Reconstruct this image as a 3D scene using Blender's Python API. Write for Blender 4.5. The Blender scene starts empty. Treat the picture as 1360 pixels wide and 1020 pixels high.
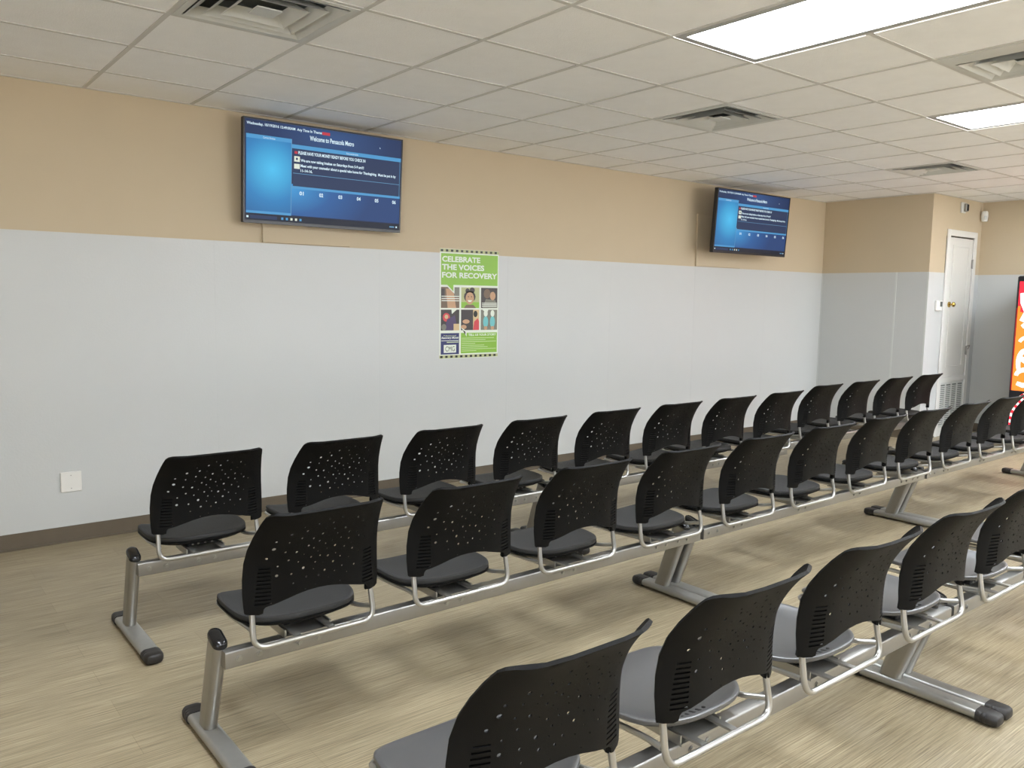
import bpy, math, random
from mathutils import Vector, Matrix, geometry
from mathutils.bvhtree import BVHTree
random.seed(7)
PI = math.pi
scene = bpy.context.scene
col = scene.collection

# ------------------------------------------------------------------ camera, world, exposure
CAM = Vector((-1.1179, -5.5090, 1.5371)); YAW, PITCH, ROLL, FPX = 0.895635, -0.106221, 0.014773, 1084.03
H = 2.731                     # ceiling height
cam_d = bpy.data.cameras.new('camera'); cam = bpy.data.objects.new('camera', cam_d); col.objects.link(cam)
cy_, sy_, cp_, sp_ = math.cos(YAW), math.sin(YAW), math.cos(PITCH), math.sin(PITCH)
F_ = Vector((cy_*cp_, sy_*cp_, sp_)); R_ = Vector((sy_, -cy_, 0)); U_ = R_.cross(F_)
c_, s_ = math.cos(ROLL), math.sin(ROLL)
R2, U2 = R_*c_ + U_*s_, U_*c_ - R_*s_
cam.matrix_world = Matrix(((R2.x, U2.x, -F_.x, CAM.x), (R2.y, U2.y, -F_.y, CAM.y), (R2.z, U2.z, -F_.z, CAM.z), (0, 0, 0, 1)))
cam_d.sensor_fit = 'HORIZONTAL'; cam_d.sensor_width = 36; cam_d.lens = 36*FPX/1360
cam_d.clip_start = 0.05; cam_d.clip_end = 100
scene.camera = cam
w = bpy.data.worlds.new('world'); scene.world = w; w.use_nodes = True
_nt = w.node_tree; _bg = _nt.nodes['Background']; _bg.inputs[1].default_value = 8.4
_tc = _nt.nodes.new('ShaderNodeTexCoord'); _sx = _nt.nodes.new('ShaderNodeSeparateXYZ'); _rp = _nt.nodes.new('ShaderNodeValToRGB')   # dim sky above, bright lower half added to lift the ceiling
_mr = _nt.nodes.new('ShaderNodeMapRange'); _mr.inputs[1].default_value = -1; _nt.links.new(_tc.outputs['Generated'], _sx.inputs[0]); _nt.links.new(_sx.outputs['Z'], _mr.inputs[0]); _nt.links.new(_mr.outputs[0], _rp.inputs[0])
_rp.color_ramp.elements[0].position = .48; _rp.color_ramp.elements[0].color = (1, 1, 1, 1); _rp.color_ramp.elements[1].position = .52; _rp.color_ramp.elements[1].color = (.24, .28, .33, 1)
_nt.links.new(_rp.outputs[0], _bg.inputs[0])
vs = scene.view_settings
vs.view_transform = 'Standard'; vs.look = 'None'; vs.gamma = 1; vs.use_curve_mapping = False
vs.exposure = 0.0
LIGHT = 30.5                  # strength of the ceiling light diffusers

# ------------------------------------------------------------------ materials
def lin(c):
    return tuple(((x/255)/12.92 if x/255 <= .04045 else ((x/255+.055)/1.055)**2.4) for x in c)
def mat(name, rgb, rough=.5, metal=0, noise=0, nscale=40, bump=0, bscale=200, stretch=None, emit=0, spec=None):
    m = bpy.data.materials.new(name); m.use_nodes = True
    nt = m.node_tree; b = nt.nodes['Principled BSDF']
    c = (*lin(rgb), 1)
    b.inputs['Base Color'].default_value = c
    b.inputs['Roughness'].default_value = rough; b.inputs['Metallic'].default_value = metal
    if spec is not None: b.inputs['Specular IOR Level'].default_value = spec
    tc = nt.nodes.new('ShaderNodeTexCoord'); mp = nt.nodes.new('ShaderNodeMapping')
    nt.links.new(tc.outputs['Object'], mp.inputs[0])
    if stretch: mp.inputs['Scale'].default_value = stretch
    if noise:
        n = nt.nodes.new('ShaderNodeTexNoise'); n.inputs['Scale'].default_value = nscale; n.inputs['Detail'].default_value = 5
        nt.links.new(mp.outputs[0], n.inputs['Vector'])
        r = nt.nodes.new('ShaderNodeMapRange'); r.inputs[3].default_value = 1-noise; r.inputs[4].default_value = 1+noise
        nt.links.new(n.outputs[0], r.inputs[0])
        mx = nt.nodes.new('ShaderNodeMix'); mx.data_type = 'RGBA'; mx.blend_type = 'MULTIPLY'; mx.inputs[0].default_value = 1
        mx.inputs[6].default_value = c; nt.links.new(r.outputs[0], mx.inputs[7])
        nt.links.new(mx.outputs[2], b.inputs['Base Color'])
    if bump:
        n2 = nt.nodes.new('ShaderNodeTexNoise'); n2.inputs['Scale'].default_value = bscale; n2.inputs['Detail'].default_value = 3
        nt.links.new(mp.outputs[0], n2.inputs['Vector'])
        bp = nt.nodes.new('ShaderNodeBump'); bp.inputs['Strength'].default_value = bump; bp.inputs['Distance'].default_value = .002
        nt.links.new(n2.outputs[0], bp.inputs['Height']); nt.links.new(bp.outputs[0], b.inputs['Normal'])
    if emit:
        b.inputs['Emission Color'].default_value = c; b.inputs['Emission Strength'].default_value = emit
    return m
M = {}
M['tile'] = mat('ceiling_tile', (249, 249, 249), .95, noise=.05, nscale=9, bump=.6, bscale=160)
M['tbar'] = mat('ceiling_grid_metal', (205, 203, 199), .6)
M['beige'] = mat('beige_paint', (196, 180, 153), .7, noise=.03, nscale=3, bump=.15, bscale=300)
M['panel'] = mat('white_wall_panel', (198, 200, 199), .38, noise=.02, nscale=2, bump=.25, bscale=90)
M['strip'] = mat('white_joint_strip', (206, 209, 206), .4, noise=.02)
M['base'] = mat('brown_cove_base', (98, 88, 74), .45, noise=.08, nscale=20)
M['white_trim'] = mat('white_gloss_paint', (222, 220, 215), .4, noise=.02, nscale=8)
M['lframe'] = mat('light_frame_paint', (170, 170, 168), .5, noise=.02)
M['white_door'] = mat('white_door_paint', (218, 216, 210), .4, noise=.02, nscale=5)
M['white_plastic'] = mat('white_plastic', (226, 225, 220), .4, noise=.02)
M['white_metal'] = mat('white_vent_metal', (205, 206, 202), .45, noise=.04, nscale=14)
M['vent_dark'] = mat('dark_duct', (120, 124, 121), .8, noise=.1)
M['black_plastic'] = mat('black_plastic', (10, 10, 10), .5, noise=.06, nscale=60, bump=.4, bscale=700, spec=.14)
M['seat_pad'] = mat('black_seat_fabric', (44, 44, 44), .75, noise=.10, nscale=400, bump=.5, bscale=900)
M['seat_shell'] = mat('dark_grey_seat_plastic', (70, 70, 71), .36, noise=.05, nscale=80, spec=1.0)
M['dark'] = mat('dark_recess', (16, 16, 16), .7, noise=.05)
M['alu'] = mat('silver_paint', (158, 157, 154), .3, metal=.85, noise=.05, nscale=30)
M['alu_matte'] = mat('matte_silver_paint', (168, 167, 162), .38, metal=.75, noise=.06, nscale=25, bump=.15, bscale=400)
M['alu_tube'] = mat('silver_tube', (178, 177, 173), .28, metal=.85, noise=.04, nscale=30)
M['bolt'] = mat('zinc_bolt', (165, 165, 162), .3, metal=.9, noise=.04)
M['rubber'] = mat('black_rubber', (34, 31, 29), .5, noise=.12, nscale=50)
M['black_gloss'] = mat('black_gloss_plastic', (20, 20, 21), .15, noise=.03)
M['bezel'] = mat('black_bezel', (26, 28, 34), .3, noise=.03)
M['brass'] = mat('brass', (196, 164, 84), .25, metal=.9, noise=.05)
M['steel'] = mat('hinge_steel', (150, 148, 142), .35, metal=.8, noise=.05)
M['lcd'] = mat('grey_lcd', (92, 98, 92), .3, noise=.03)

def floor_mat():
    m = bpy.data.materials.new('wood_plank_floor'); m.use_nodes = True
    nt = m.node_tree; b = nt.nodes['Principled BSDF']; L = nt.links.new
    tc = nt.nodes.new('ShaderNodeTexCoord')
    br = nt.nodes.new('ShaderNodeTexBrick')
    br.offset = .37; br.squash = 1
    br.inputs['Scale'].default_value = 1; br.inputs['Brick Width'].default_value = 1.22; br.inputs['Row Height'].default_value = .152
    br.inputs['Mortar Size'].default_value = .0009; br.inputs['Mortar Smooth'].default_value = .3; br.inputs['Bias'].default_value = 0
    br.inputs['Color1'].default_value = (.93, .93, .93, 1); br.inputs['Color2'].default_value = (1.06, 1.06, 1.06, 1); br.inputs['Mortar'].default_value = (.72, .70, .68, 1)
    L(tc.outputs['Object'], br.inputs['Vector'])
    def grain(sx, sy, sc, det):
        mp = nt.nodes.new('ShaderNodeMapping'); mp.inputs['Scale'].default_value = (sx, sy, 1)
        L(tc.outputs['Object'], mp.inputs[0])
        n = nt.nodes.new('ShaderNodeTexNoise'); n.inputs['Scale'].default_value = sc; n.inputs['Detail'].default_value = det; n.inputs['Roughness'].default_value = .65
        L(mp.outputs[0], n.inputs['Vector']); return n
    g1 = grain(1.0, 62, 3.2, 8); g2 = grain(.8, 7, 2.0, 4); g3 = grain(3.5, 120, 2.5, 3)
    r1 = nt.nodes.new('ShaderNodeValToRGB'); e = r1.color_ramp.elements
    e[0].position = .30; e[0].color = (*lin((108, 95, 73)), 1); e[1].position = .70; e[1].color = (*lin((184, 170, 142)), 1)
    x = e.new(.46); x.color = (*lin((148, 135, 109)), 1)
    L(g1.outputs[0], r1.inputs[0])
    mr = nt.nodes.new('ShaderNodeMapRange'); mr.inputs[1].default_value = .3; mr.inputs[2].default_value = .7; mr.inputs[3].default_value = .93; mr.inputs[4].default_value = 1.06
    L(g2.outputs[0], mr.inputs[0])
    mr3 = nt.nodes.new('ShaderNodeMapRange'); mr3.inputs[1].default_value = .3; mr3.inputs[2].default_value = .7; mr3.inputs[3].default_value = .80; mr3.inputs[4].default_value = 1.14
    L(g3.outputs[0], mr3.inputs[0])
    def mul(a, bb):
        mx = nt.nodes.new('ShaderNodeMix'); mx.data_type = 'RGBA'; mx.blend_type = 'MULTIPLY'; mx.inputs[0].default_value = 1
        L(a, mx.inputs[6]); L(bb, mx.inputs[7]); return mx.outputs[2]
    o = mul(r1.outputs[0], mr.outputs[0]); o = mul(o, mr3.outputs[0]); o = mul(o, br.outputs['Color'])
    L(o, b.inputs['Base Color'])
    b.inputs['Roughness'].default_value = .42; b.inputs['Specular IOR Level'].default_value = .35
    bp = nt.nodes.new('ShaderNodeBump'); bp.inputs['Strength'].default_value = .25; bp.inputs['Distance'].default_value = .001
    L(g3.outputs[0], bp.inputs['Height']); L(bp.outputs[0], b.inputs['Normal'])
    return m
M['floor'] = floor_mat()
def emis(name, rgb, s):
    m = bpy.data.materials.new(name); m.use_nodes = True; nt = m.node_tree
    b = nt.nodes['Principled BSDF']; b.inputs['Base Color'].default_value = (.01, .01, .01, 1); b.inputs['Roughness'].default_value = .45; b.inputs['Specular IOR Level'].default_value = .25
    b.inputs['Emission Color'].default_value = (*lin(rgb), 1); b.inputs['Emission Strength'].default_value = s
    return m
M['diffuser'] = emis('light_diffuser', (240, 247, 255), LIGHT)
M['diffuser'].node_tree.nodes['Principled BSDF'].inputs['Base Color'].default_value = (.8, .8, .8, 1)
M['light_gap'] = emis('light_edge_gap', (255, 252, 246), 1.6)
def paint(name, rgb, rough=.35): return mat(name, rgb, rough, noise=.02, nscale=20)

def screen_mat(name, dark, mid, bright, cx, cz, rx, rz, strength):
    """glowing display colour with a soft radial highlight, in the screen's own coordinates"""
    m = bpy.data.materials.new(name); m.use_nodes = True; nt = m.node_tree; L = nt.links.new
    b = nt.nodes['Principled BSDF']; b.inputs['Base Color'].default_value = (.006, .006, .008, 1); b.inputs['Roughness'].default_value = .45; b.inputs['Specular IOR Level'].default_value = .25
    tc = nt.nodes.new('ShaderNodeTexCoord'); mp = nt.nodes.new('ShaderNodeMapping')
    mp.vector_type = 'POINT'
    mp.inputs['Location'].default_value = (-cx/rx, 0, -cz/rz); mp.inputs['Scale'].default_value = (1/rx, 0, 1/rz)
    L(tc.outputs['Object'], mp.inputs[0])
    ln = nt.nodes.new('ShaderNodeVectorMath'); ln.operation = 'LENGTH'; L(mp.outputs[0], ln.inputs[0])
    r = nt.nodes.new('ShaderNodeValToRGB'); e = r.color_ramp.elements
    e[0].position = 0; e[0].color = (*lin(bright), 1); e[1].position = 1; e[1].color = (*lin(dark), 1)
    x = e.new(.5); x.color = (*lin(mid), 1)
    L(ln.outputs['Value'], r.inputs[0]); L(r.outputs[0], b.inputs['Emission Color'])
    b.inputs['Emission Strength'].default_value = strength
    return m

# ------------------------------------------------------------------ mesh building
class MB:
    def __init__(s): s.v = []; s.f = []; s.m = []; s.mats = []
    def mi(s, m):
        if m not in s.mats: s.mats.append(m)
        return s.mats.index(m)
    def add(s, vs_, fs, m):
        o = len(s.v); s.v += [Vector(q) for q in vs_]; k = s.mi(m)
        for f in fs: s.f.append([i+o for i in f]); s.m.append(k)
    def box(s, x0, x1, y0, y1, z0, z1, m, bev=0):
        if bev:
            b = bev
            ring = lambda z, i: [(x0+i, y0+b, z), (x0+b, y0+i, z), (x1-b, y0+i, z), (x1-i, y0+b, z), (x1-i, y1-b, z), (x1-b, y1-i, z), (x0+b, y1-i, z), (x0+i, y1-b, z)]
            s.loft([[Vector(q) for q in ring(z0, b)], [Vector(q) for q in ring(z0+b, 0)], [Vector(q) for q in ring(z1-b, 0)], [Vector(q) for q in ring(z1, b)]], m)
            return
        v = [(x, y, z) for z in (z0, z1) for y in (y0, y1) for x in (x0, x1)]
        s.add(v, [(0, 2, 3, 1), (4, 5, 7, 6), (0, 1, 5, 4), (2, 6, 7, 3), (0, 4, 6, 2), (1, 3, 7, 5)], m)
    def quad(s, a, b, c, d, m): s.add([a, b, c, d], [(0, 1, 2, 3)], m)
    def loft(s, rings, m, cap=True, closed=True):
        n = len(rings[0]); v = [q for r in rings for q in r]; f = []
        for i in range(len(rings)-1):
            for j in range(n if closed else n-1):
                k = (j+1) % n
                f.append((i*n+j, i*n+k, (i+1)*n+k, (i+1)*n+j))
        if cap: f.append(tuple(range(n))[::-1]); f.append(tuple((len(rings)-1)*n+j for j in range(n)))
        s.add(v, f, m)
    def tube(s, pts, r, m, n=10, cap=True):
        pts = [Vector(q) for q in pts]; rings = []; N = None
        for i, q in enumerate(pts):
            t = ((pts[min(i+1, len(pts)-1)]-q).normalized() + (q-pts[max(i-1, 0)]).normalized()).normalized()
            if N is None: N = t.orthogonal().normalized()
            else: N = (N - t*N.dot(t)).normalized()
            B = t.cross(N); rr = r[i] if isinstance(r, (list, tuple)) else r
            rings.append([q + (N*math.cos(a)+B*math.sin(a))*rr for a in [2*PI*k/n for k in range(n)]])
        s.loft(rings, m, cap)
    def poly(s, pts, m): s.add(pts, [tuple(range(len(pts)))], m)
    def text(s, body, x, z, w, h, m, y=0, align='LEFT', bold=0, shear=0):
        """lettering in the XZ plane facing -Y, bottom-left at (x, z), fitted to w by h"""
        cu = bpy.data.curves.new('t', 'FONT'); cu.body = body; cu.offset = bold; cu.shear = shear
        cu.resolution_u = 3
        ob = bpy.data.objects.new('t', cu); col.objects.link(ob)
        me = bpy.data.meshes.new_from_object(ob.evaluated_get(bpy.context.evaluated_depsgraph_get()))
        if len(me.vertices):
            xs = [q.co.x for q in me.vertices]; ys = [q.co.y for q in me.vertices]
            sx = w/max(1e-6, max(xs)-min(xs)); sz = h/max(1e-6, max(ys)-min(ys))
            if w <= 0: sx = sz
            W = sx*(max(xs)-min(xs)); ox = x - (W/2 if align == 'CENTER' else 0)
            s.add([(ox+(q.co.x-min(xs))*sx, y, z+(q.co.y-min(ys))*sz) for q in me.vertices], [tuple(p_.vertices) for p_ in me.polygons], m)
        bpy.data.meshes.remove(me); bpy.data.objects.remove(ob); bpy.data.curves.remove(cu)
    def build(s, name, parent=None, loc=None, smooth=None, rot=None):
        me = bpy.data.meshes.new(name); me.from_pydata([tuple(q) for q in s.v], [], s.f)
        for m in s.mats: me.materials.append(m)
        for p_, k in zip(me.polygons, s.m): p_.material_index = k
        me.validate(); me.update()
        if smooth:
            for p_ in me.polygons: p_.use_smooth = True
            me.set_sharp_from_angle(angle=math.radians(smooth))
        o = bpy.data.objects.new(name, me); col.objects.link(o)
        if parent: o.parent = parent
        if loc: o.location = loc
        if rot: o.rotation_euler = rot
        return o
def rrect(w, h, r, n=4):
    out = []
    for cx, cy, a0 in ((w/2-r, h/2-r, 0), (-w/2+r, h/2-r, PI/2), (-w/2+r, -h/2+r, PI), (w/2-r, -h/2+r, 3*PI/2)):
        for k in range(n+1):
            a = a0 + PI/2*k/n; out.append((cx+r*math.cos(a), cy+r*math.sin(a)))
    return out
def fillet(pts, r, n=6):
    pts = [Vector(q) for q in pts]; out = [pts[0]]
    for i in range(1, len(pts)-1):
        a, b, c = pts[i-1], pts[i], pts[i+1]
        u = (a-b).normalized(); v = (c-b).normalized(); d = min(r, (a-b).length*.49, (c-b).length*.49)
        p0, p2 = b+u*d, b+v*d
        for k in range(n+1):
            t = k/n; out.append(p0*(1-t)**2 + b*2*t*(1-t) + p2*t*t)
    out.append(pts[-1]); return out
def tag(o, label=None, cat=None, group=None, kind=None):
    if label: o['label'] = label
    if cat: o['category'] = cat
    if group: o['group'] = group
    if kind: o['kind'] = kind
    return o
def empty(name, loc, rot=None):
    o = bpy.data.objects.new(name, None); col.objects.link(o); o.location = loc; o.empty_display_size = .1
    if rot: o.rotation_euler = rot
    return o
def struct(o): o['kind'] = 'structure'; return o
def copy_tree(o, parent=None):
    c = o.copy(); col.objects.link(c)
    if parent: c.parent = parent
    for ch in list(o.children): copy_tree(ch, c)
    return c

# ------------------------------------------------------------------ room shell
X0, XR, XC, YJ, YF = -4.2, 9.40, 8.13, -1.28, -11.2
TX, TY, D0 = .6207, .61, .4782
gx = lambda i: i*TX
gy = lambda j: -(D0+(j-1)*TY)
PZ = 1.880                   # top of the white wall panelling

b = MB(); b.box(X0-.1, XR+.1, YF-.1, .1, -.1, 0, M['floor']); struct(b.build('floor'))
LIGHTS = [(i, j) for j in (5, 9, 13) for i in (-1, 3, 7, 11)] + [(13, 5), (13, 9)]  # last pair breaks the spacing: unseen lights added to brighten the far right
VENTS = [(0, 3), (5, 3), (5, 6), (10, 3)]
cells_open = set(VENTS)
for i, j in LIGHTS: cells_open |= {(i, j), (i, j+1)}
# ceiling: one tile per cell, open where a light or vent sits
b = MB()
NI0, NI1, NJ1 = -7, 16, 18
for i in range(NI0, NI1):
    for j in range(0, NJ1+1):
        if (i, j) in cells_open: continue
        xa, xb = max(gx(i), X0), min(gx(i+1), XR); ya = 0 if j == 0 else gy(j); yb = max(gy(j+1), YF)
        if xb <= xa or ya <= yb: continue
        if j == 0: ya = .0
        dz = random.uniform(0, .002)
        b.box(xa, xb, yb, ya, H+.0025+dz*.2, H+.02, M['tile'])
b.box(X0-.1, XR+.1, YF-.1, .1, H+.22, H+.26, M['tile'])
struct(b.build('ceiling'))
b = MB(); hw = .0115
for i in range(NI0+1, NI1):
    x = gx(i)
    if X0 < x < XR:
        segs = [(0, YF)]
        for (li, lj) in LIGHTS: pass
        b.box(x-hw, x+hw, YF, 0, H, H+.0055, M['tbar'])
for j in range(1, NJ1+2):
    y = gy(j)
    if y > YF:
        xs = X0
        for i in range(NI0, NI1):
            if any((i, j-1) == (li, lj) for li, lj in LIGHTS): continue
            xa, xb = max(gx(i)+hw, X0), min(gx(i+1)-hw, XR)
            if xb > xa: b.box(xa, xb, y-hw, y+hw, H, H+.0053, M['tbar'])
# wall angle
b.box(X0, XC, -.022, 0, H-.001, H+.005, M['tbar']); b.box(XC-.022, XC, YJ, -.022, H-.001, H+.005, M['tbar'])
b.box(XC-.022, XR, YJ-.022, YJ, H-.001, H+.005, M['tbar']); b.box(XR-.022, XR, YF, YJ-.022, H-.001, H+.005, M['tbar'])
struct(b.build('trim_1'))

def wall(name, x0, x1, y0, y1):
    b = MB(); b.box(x0, x1, y0, y1, 0, H+.2, M['beige']); return struct(b.build(name))
wall('wall_left', X0-.1, XC+.1, .0, .1)
wall('wall_closet_side', XC, XC+.1, YJ+.1, 0)
# closet front with its door opening
DX0, DX1, DZ0, DZ1 = 8.585, 9.175, .70, 2.295
b = MB()
b.box(XC, 8.50, YJ, YJ+.1, 0, H+.2, M['beige']); b.box(9.27, XR, YJ, YJ+.1, 0, H+.2, M['beige'])
b.box(8.50, 9.27, YJ, YJ+.1, 2.30, H+.2, M['beige']); b.box(8.50, 9.27, YJ, YJ+.1, 0, .70, M['white_trim'])
b.box(8.50, 9.27, YJ+.04, YJ+.06, .70, 2.30, M['dark'])  # dark sheet added to block stray light and keep the door gap dark
b.box(XC+.1, XR, YJ+.1, YJ+.12, 0, H+.2, M['beige'])
struct(b.build('wall_closet_front'))
wall('wall_back', XR, XR+.1, YF-.1, YJ+.1)
b = MB()  # unseen end wall; its open bays are added to let in fill light
b.box(X0-.1, X0, YF, 0, 0, .25, M['beige']); b.box(X0-.1, X0, YF, 0, 2.6, H+.2, M['beige'])
for (ya, yb) in ((YF, YF+.3), (-8.6, -8.4), (-5.6, 0)): b.box(X0-.1, X0, ya, yb, .25, 2.6, M['beige'])
struct(b.build('wall_rear'))
b = MB()      # unseen wall: low sill, posts and header around bays added for fill light
b.box(X0-.1, XR+.1, YF-.1, YF, 0, .25, M['beige']); b.box(X0-.1, XR+.1, YF-.1, YF, 2.55, H+.2, M['beige'])
b.box(X0-.1, 3.8, YF-.1, YF, .25, 2.55, M['beige'])
for x in (6.5, XR-.15): b.box(x, x+.25, YF-.1, YF, .25, 2.55, M['beige'])
struct(b.build('wall_right'))
# white panelling with joint strips
b = MB(); T = .004
xs = [-4.2, -2.96, -1.72, -.48, .76, 2.0, 3.24, 4.48, 5.72, 6.96, XC]
for a, c in zip(xs[:-1], xs[1:]):
    b.box(a, c, -T, 0, .095, PZ, M['panel'])
    if c < XC: b.box(c-.014, c+.014, -T-.0007, -T, .095, PZ, M['panel'])
b.box(XC-T, XC, -.92, -T, .095, PZ, M['panel']); b.box(XC-T, XC, YJ, -.922, .095, PZ, M['panel'])
b.box(XC-T-.003, XC-T, -.93, -.912, .10, PZ, M['strip'])
b.box(XC-T-.002, XC, YJ-T-.002, YJ+.012, .10, PZ, M['strip'])
b.box(XC-T-.003, XC-T, -.012-T, -T, .10, PZ, M['strip'])
b.box(XC, 8.50, YJ-T, YJ, .095, PZ, M['panel'])
b.box(9.30, XR-T, YJ-T, YJ, .095, PZ, M['panel'])
for a, c in ((-2.5, YJ), (-3.72, -2.502), (-4.94, -3.722), (-6.16, -4.942), (-7.4, -6.162), (-8.6, -7.402), (-9.8, -8.602), (YF, -9.802)):
    b.box(XR-T, XR, a, c, .095, PZ, M['panel'])

struct(b.build('trim_2'))
def baseboard(name, boxes):
    b = MB()
    for (x0, x1, y0, y1, nx, ny) in boxes:
        b.box(x0, x1, y0, y1, .012, .10, M['base'])
        ex, ey = nx*.010, ny*.010       # toe of the cove
        b.box(min(x0, x0+ex), max(x1, x1+ex), min(y0, y0+ey), max(y1, y1+ey), 0, .012, M['base'])
    return struct(b.build(name))
baseboard('baseboard_left', [(X0, XC-.008, -.009, -.0, 0, -1)])
baseboard('baseboard_closet', [(XC-.009, XC, YJ, -.009, -1, 0), (XC-.009, 8.49, YJ-.009, YJ, 0, -1), (9.31, XR-.01, YJ-.009, YJ, 0, -1)])
baseboard('baseboard_back', [(XR-.009, XR, YF, YJ-.009, -1, 0)])

# closet door with casing
dr = struct(empty('door_1', (8.88, YJ, 0)))
def at_door(b, name, smooth=None, par=None):
    for q in b.v: q -= Vector((8.88, YJ, 0))
    o = b.build(name, par or dr, smooth=smooth)
    return o
b = MB(); y0, y1 = YJ-.018, YJ
b.box(8.505, 8.575, y0, y1, 0, 2.37, M['white_trim'], .004); b.box(9.195, 9.27, y0, y1, 0, 2.37, M['white_trim'], .004)
b.box(8.575, 9.195, y0, y1, 2.30, 2.37, M['white_trim'], .004); b.box(8.575, 9.195, y0, y1, .64, .685, M['white_trim'], .003)
b.box(8.575, 9.195, YJ-.006, YJ, 0, .64, M['white_trim'])
at_door(b, 'door_frame')
b = MB(); yd = YJ-.004
b.box(8.582, 9.188, yd, YJ+.03, .70, 2.285, M['white_door'])
for (xa, xb, za, zb) in ((8.67, 9.10, .80, 2.20),):
    for e, (p0, p1) in enumerate((((xa, za), (xb, za+.018)), ((xa, zb-.018), (xb, zb)), ((xa, za+.018), (xa+.018, zb-.018)), ((xb-.018, za+.018), (xb, zb-.018)))):
        b.box(p0[0], p1[0], yd-.007, yd, p0[1], p1[1], M['white_door'], .002)
door_panel = at_door(b, 'door_panel')
b = MB()
b.tube([(8.66, yd, 1.525), (8.66, yd-.012, 1.525)], .032, M['brass'], 16); b.tube([(8.66, yd-.012, 1.525), (8.66, yd-.04, 1.525)], .010, M['brass'], 10)
b.tube([(8.66, yd-.036, 1.525), (8.66, yd-.046, 1.525), (8.66, yd-.06, 1.525), (8.66, yd-.07, 1.525)], [.015, .028, .028, .016], M['brass'], 16)
k = at_door(b, 'door_knob', 40); k['label'] = 'round brass knob'
for z in (2.0, .985):
    b = MB(); b.box(9.178, 9.196, yd-.010, yd, z-.05, z+.05, M['steel']); b.tube([(9.187, yd-.012, z-.055), (9.187, yd-.012, z+.055)], .007, M['steel'], 8)
    at_door(b, 'hinge', 40)
b = MB(); b.box(9.20, 9.235, YJ-.026, YJ-.018, 1.03, 1.045, M['steel']); b.tube([(9.19, YJ-.03, 1.00), (9.215, YJ-.034, 1.03), (9.235, YJ-.03, 1.045)], .005, M['steel'], 8)
at_door(b, 'latch', 40)

# return air grille below the door
g = empty('air_grille', (8.86, YJ-.006, .36)); tag(g, 'white louvred return air grille in the wall below the narrow closet door', 'vent')
b = MB(); W2, H2 = .315, .262
for (xa, xb, za, zb) in ((-W2, W2, H2-.02, H2), (-W2, W2, -H2, -H2+.02), (-W2, -W2+.02, -H2+.02, H2-.02), (W2-.02, W2, -H2+.02, H2-.02)):
    b.box(xa, xb, -.008, 0, za, zb, M['white_metal'])
for x in (-.148, 0, .148): b.box(x-.012, x+.012, -.008, 0, -H2+.02, H2-.02, M['white_metal'])
b.build('frame', g)
b = MB(); b.box(-W2+.02, W2-.02, -.0015, 0, -H2+.02, H2-.02, M['vent_dark'])
z = -H2+.024
while z < H2-.03:
    b.add([(-W2+.02, -.006, z), (W2-.02, -.006, z), (W2-.02, -.001, z+.012), (-W2+.02, -.001, z+.012)], [(0, 1, 2, 3)], M['white_metal']); z += .0225
b.build('louvres', g)

# thermostat, alarm sounder, motion detector
t = empty('thermostat', (8.385, YJ-.004, 1.51)); tag(t, 'white thermostat with small grey display on the wall left of the brass door knob', 'thermostat')
b = MB(); b.box(-.075, .065, -.028, 0, -.06, .06, M['white_plastic'], .008); b.build('housing', t)
b = MB(); b.box(-.0, .05, -.030, -.028, -.01, .045, M['lcd']); b.build('display', t)
b = MB(); b.box(-.055, .05, -.033, -.028, -.056, -.045, M['white_plastic'], .002); b.build('lower_ledge', t)
t = empty('alarm_sounder', (8.85, YJ, 2.63)); tag(t, 'small dark and grey alarm sounder on the beige wall above the closet door', 'alarm')
b = MB(); b.box(-.055, .055, -.02, 0, -.06, .06, M['white_metal'], .006); b.build('back_plate', t)
b = MB(); b.box(-.012, .045, -.05, -.02, -.045, .045, M['steel'], .006); b.box(.0, .04, -.056, -.05, -.035, .035, M['dark'], .002); b.build('horn', t)
t = empty('motion_detector', (9.345, YJ-.045, 2.565), (0, 0, -PI/4)); tag(t, 'small white motion detector high in the beige corner right of the closet door', 'detector')
b = MB(); rings = []
for z, a in ((-.062, .02), (-.055, .034), (0, .040), (.05, .036), (.062, .022)):
    rings.append([Vector((a*math.cos(q), -.004+.75*a*math.sin(q) if math.sin(q) < 0 else -.004+.5*a*math.sin(q), z)) for q in [2*PI*k/18 for k in range(18)]])
b.loft(rings, M['white_plastic']); b.build('housing', t, smooth=50)
b = MB(); b.box(-.018, .018, -.036, -.028, -.03, .005, M['strip'], .004); b.build('lens', t)

# blank white cover plate on the wall
b = MB(); b.box(-.058, .058, -.010, 0, -.062, .062, M['white_plastic'], .003)
for q in (-.04, .04): b.tube([(0, -.010, q), (0, -.0112, q)], .003, M['steel'], 8)
tag(b.build('cover_plate', loc=(-.156, -.0042, .375)), 'blank white square cover plate low on the white wall at the far left', 'cover plate')

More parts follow.
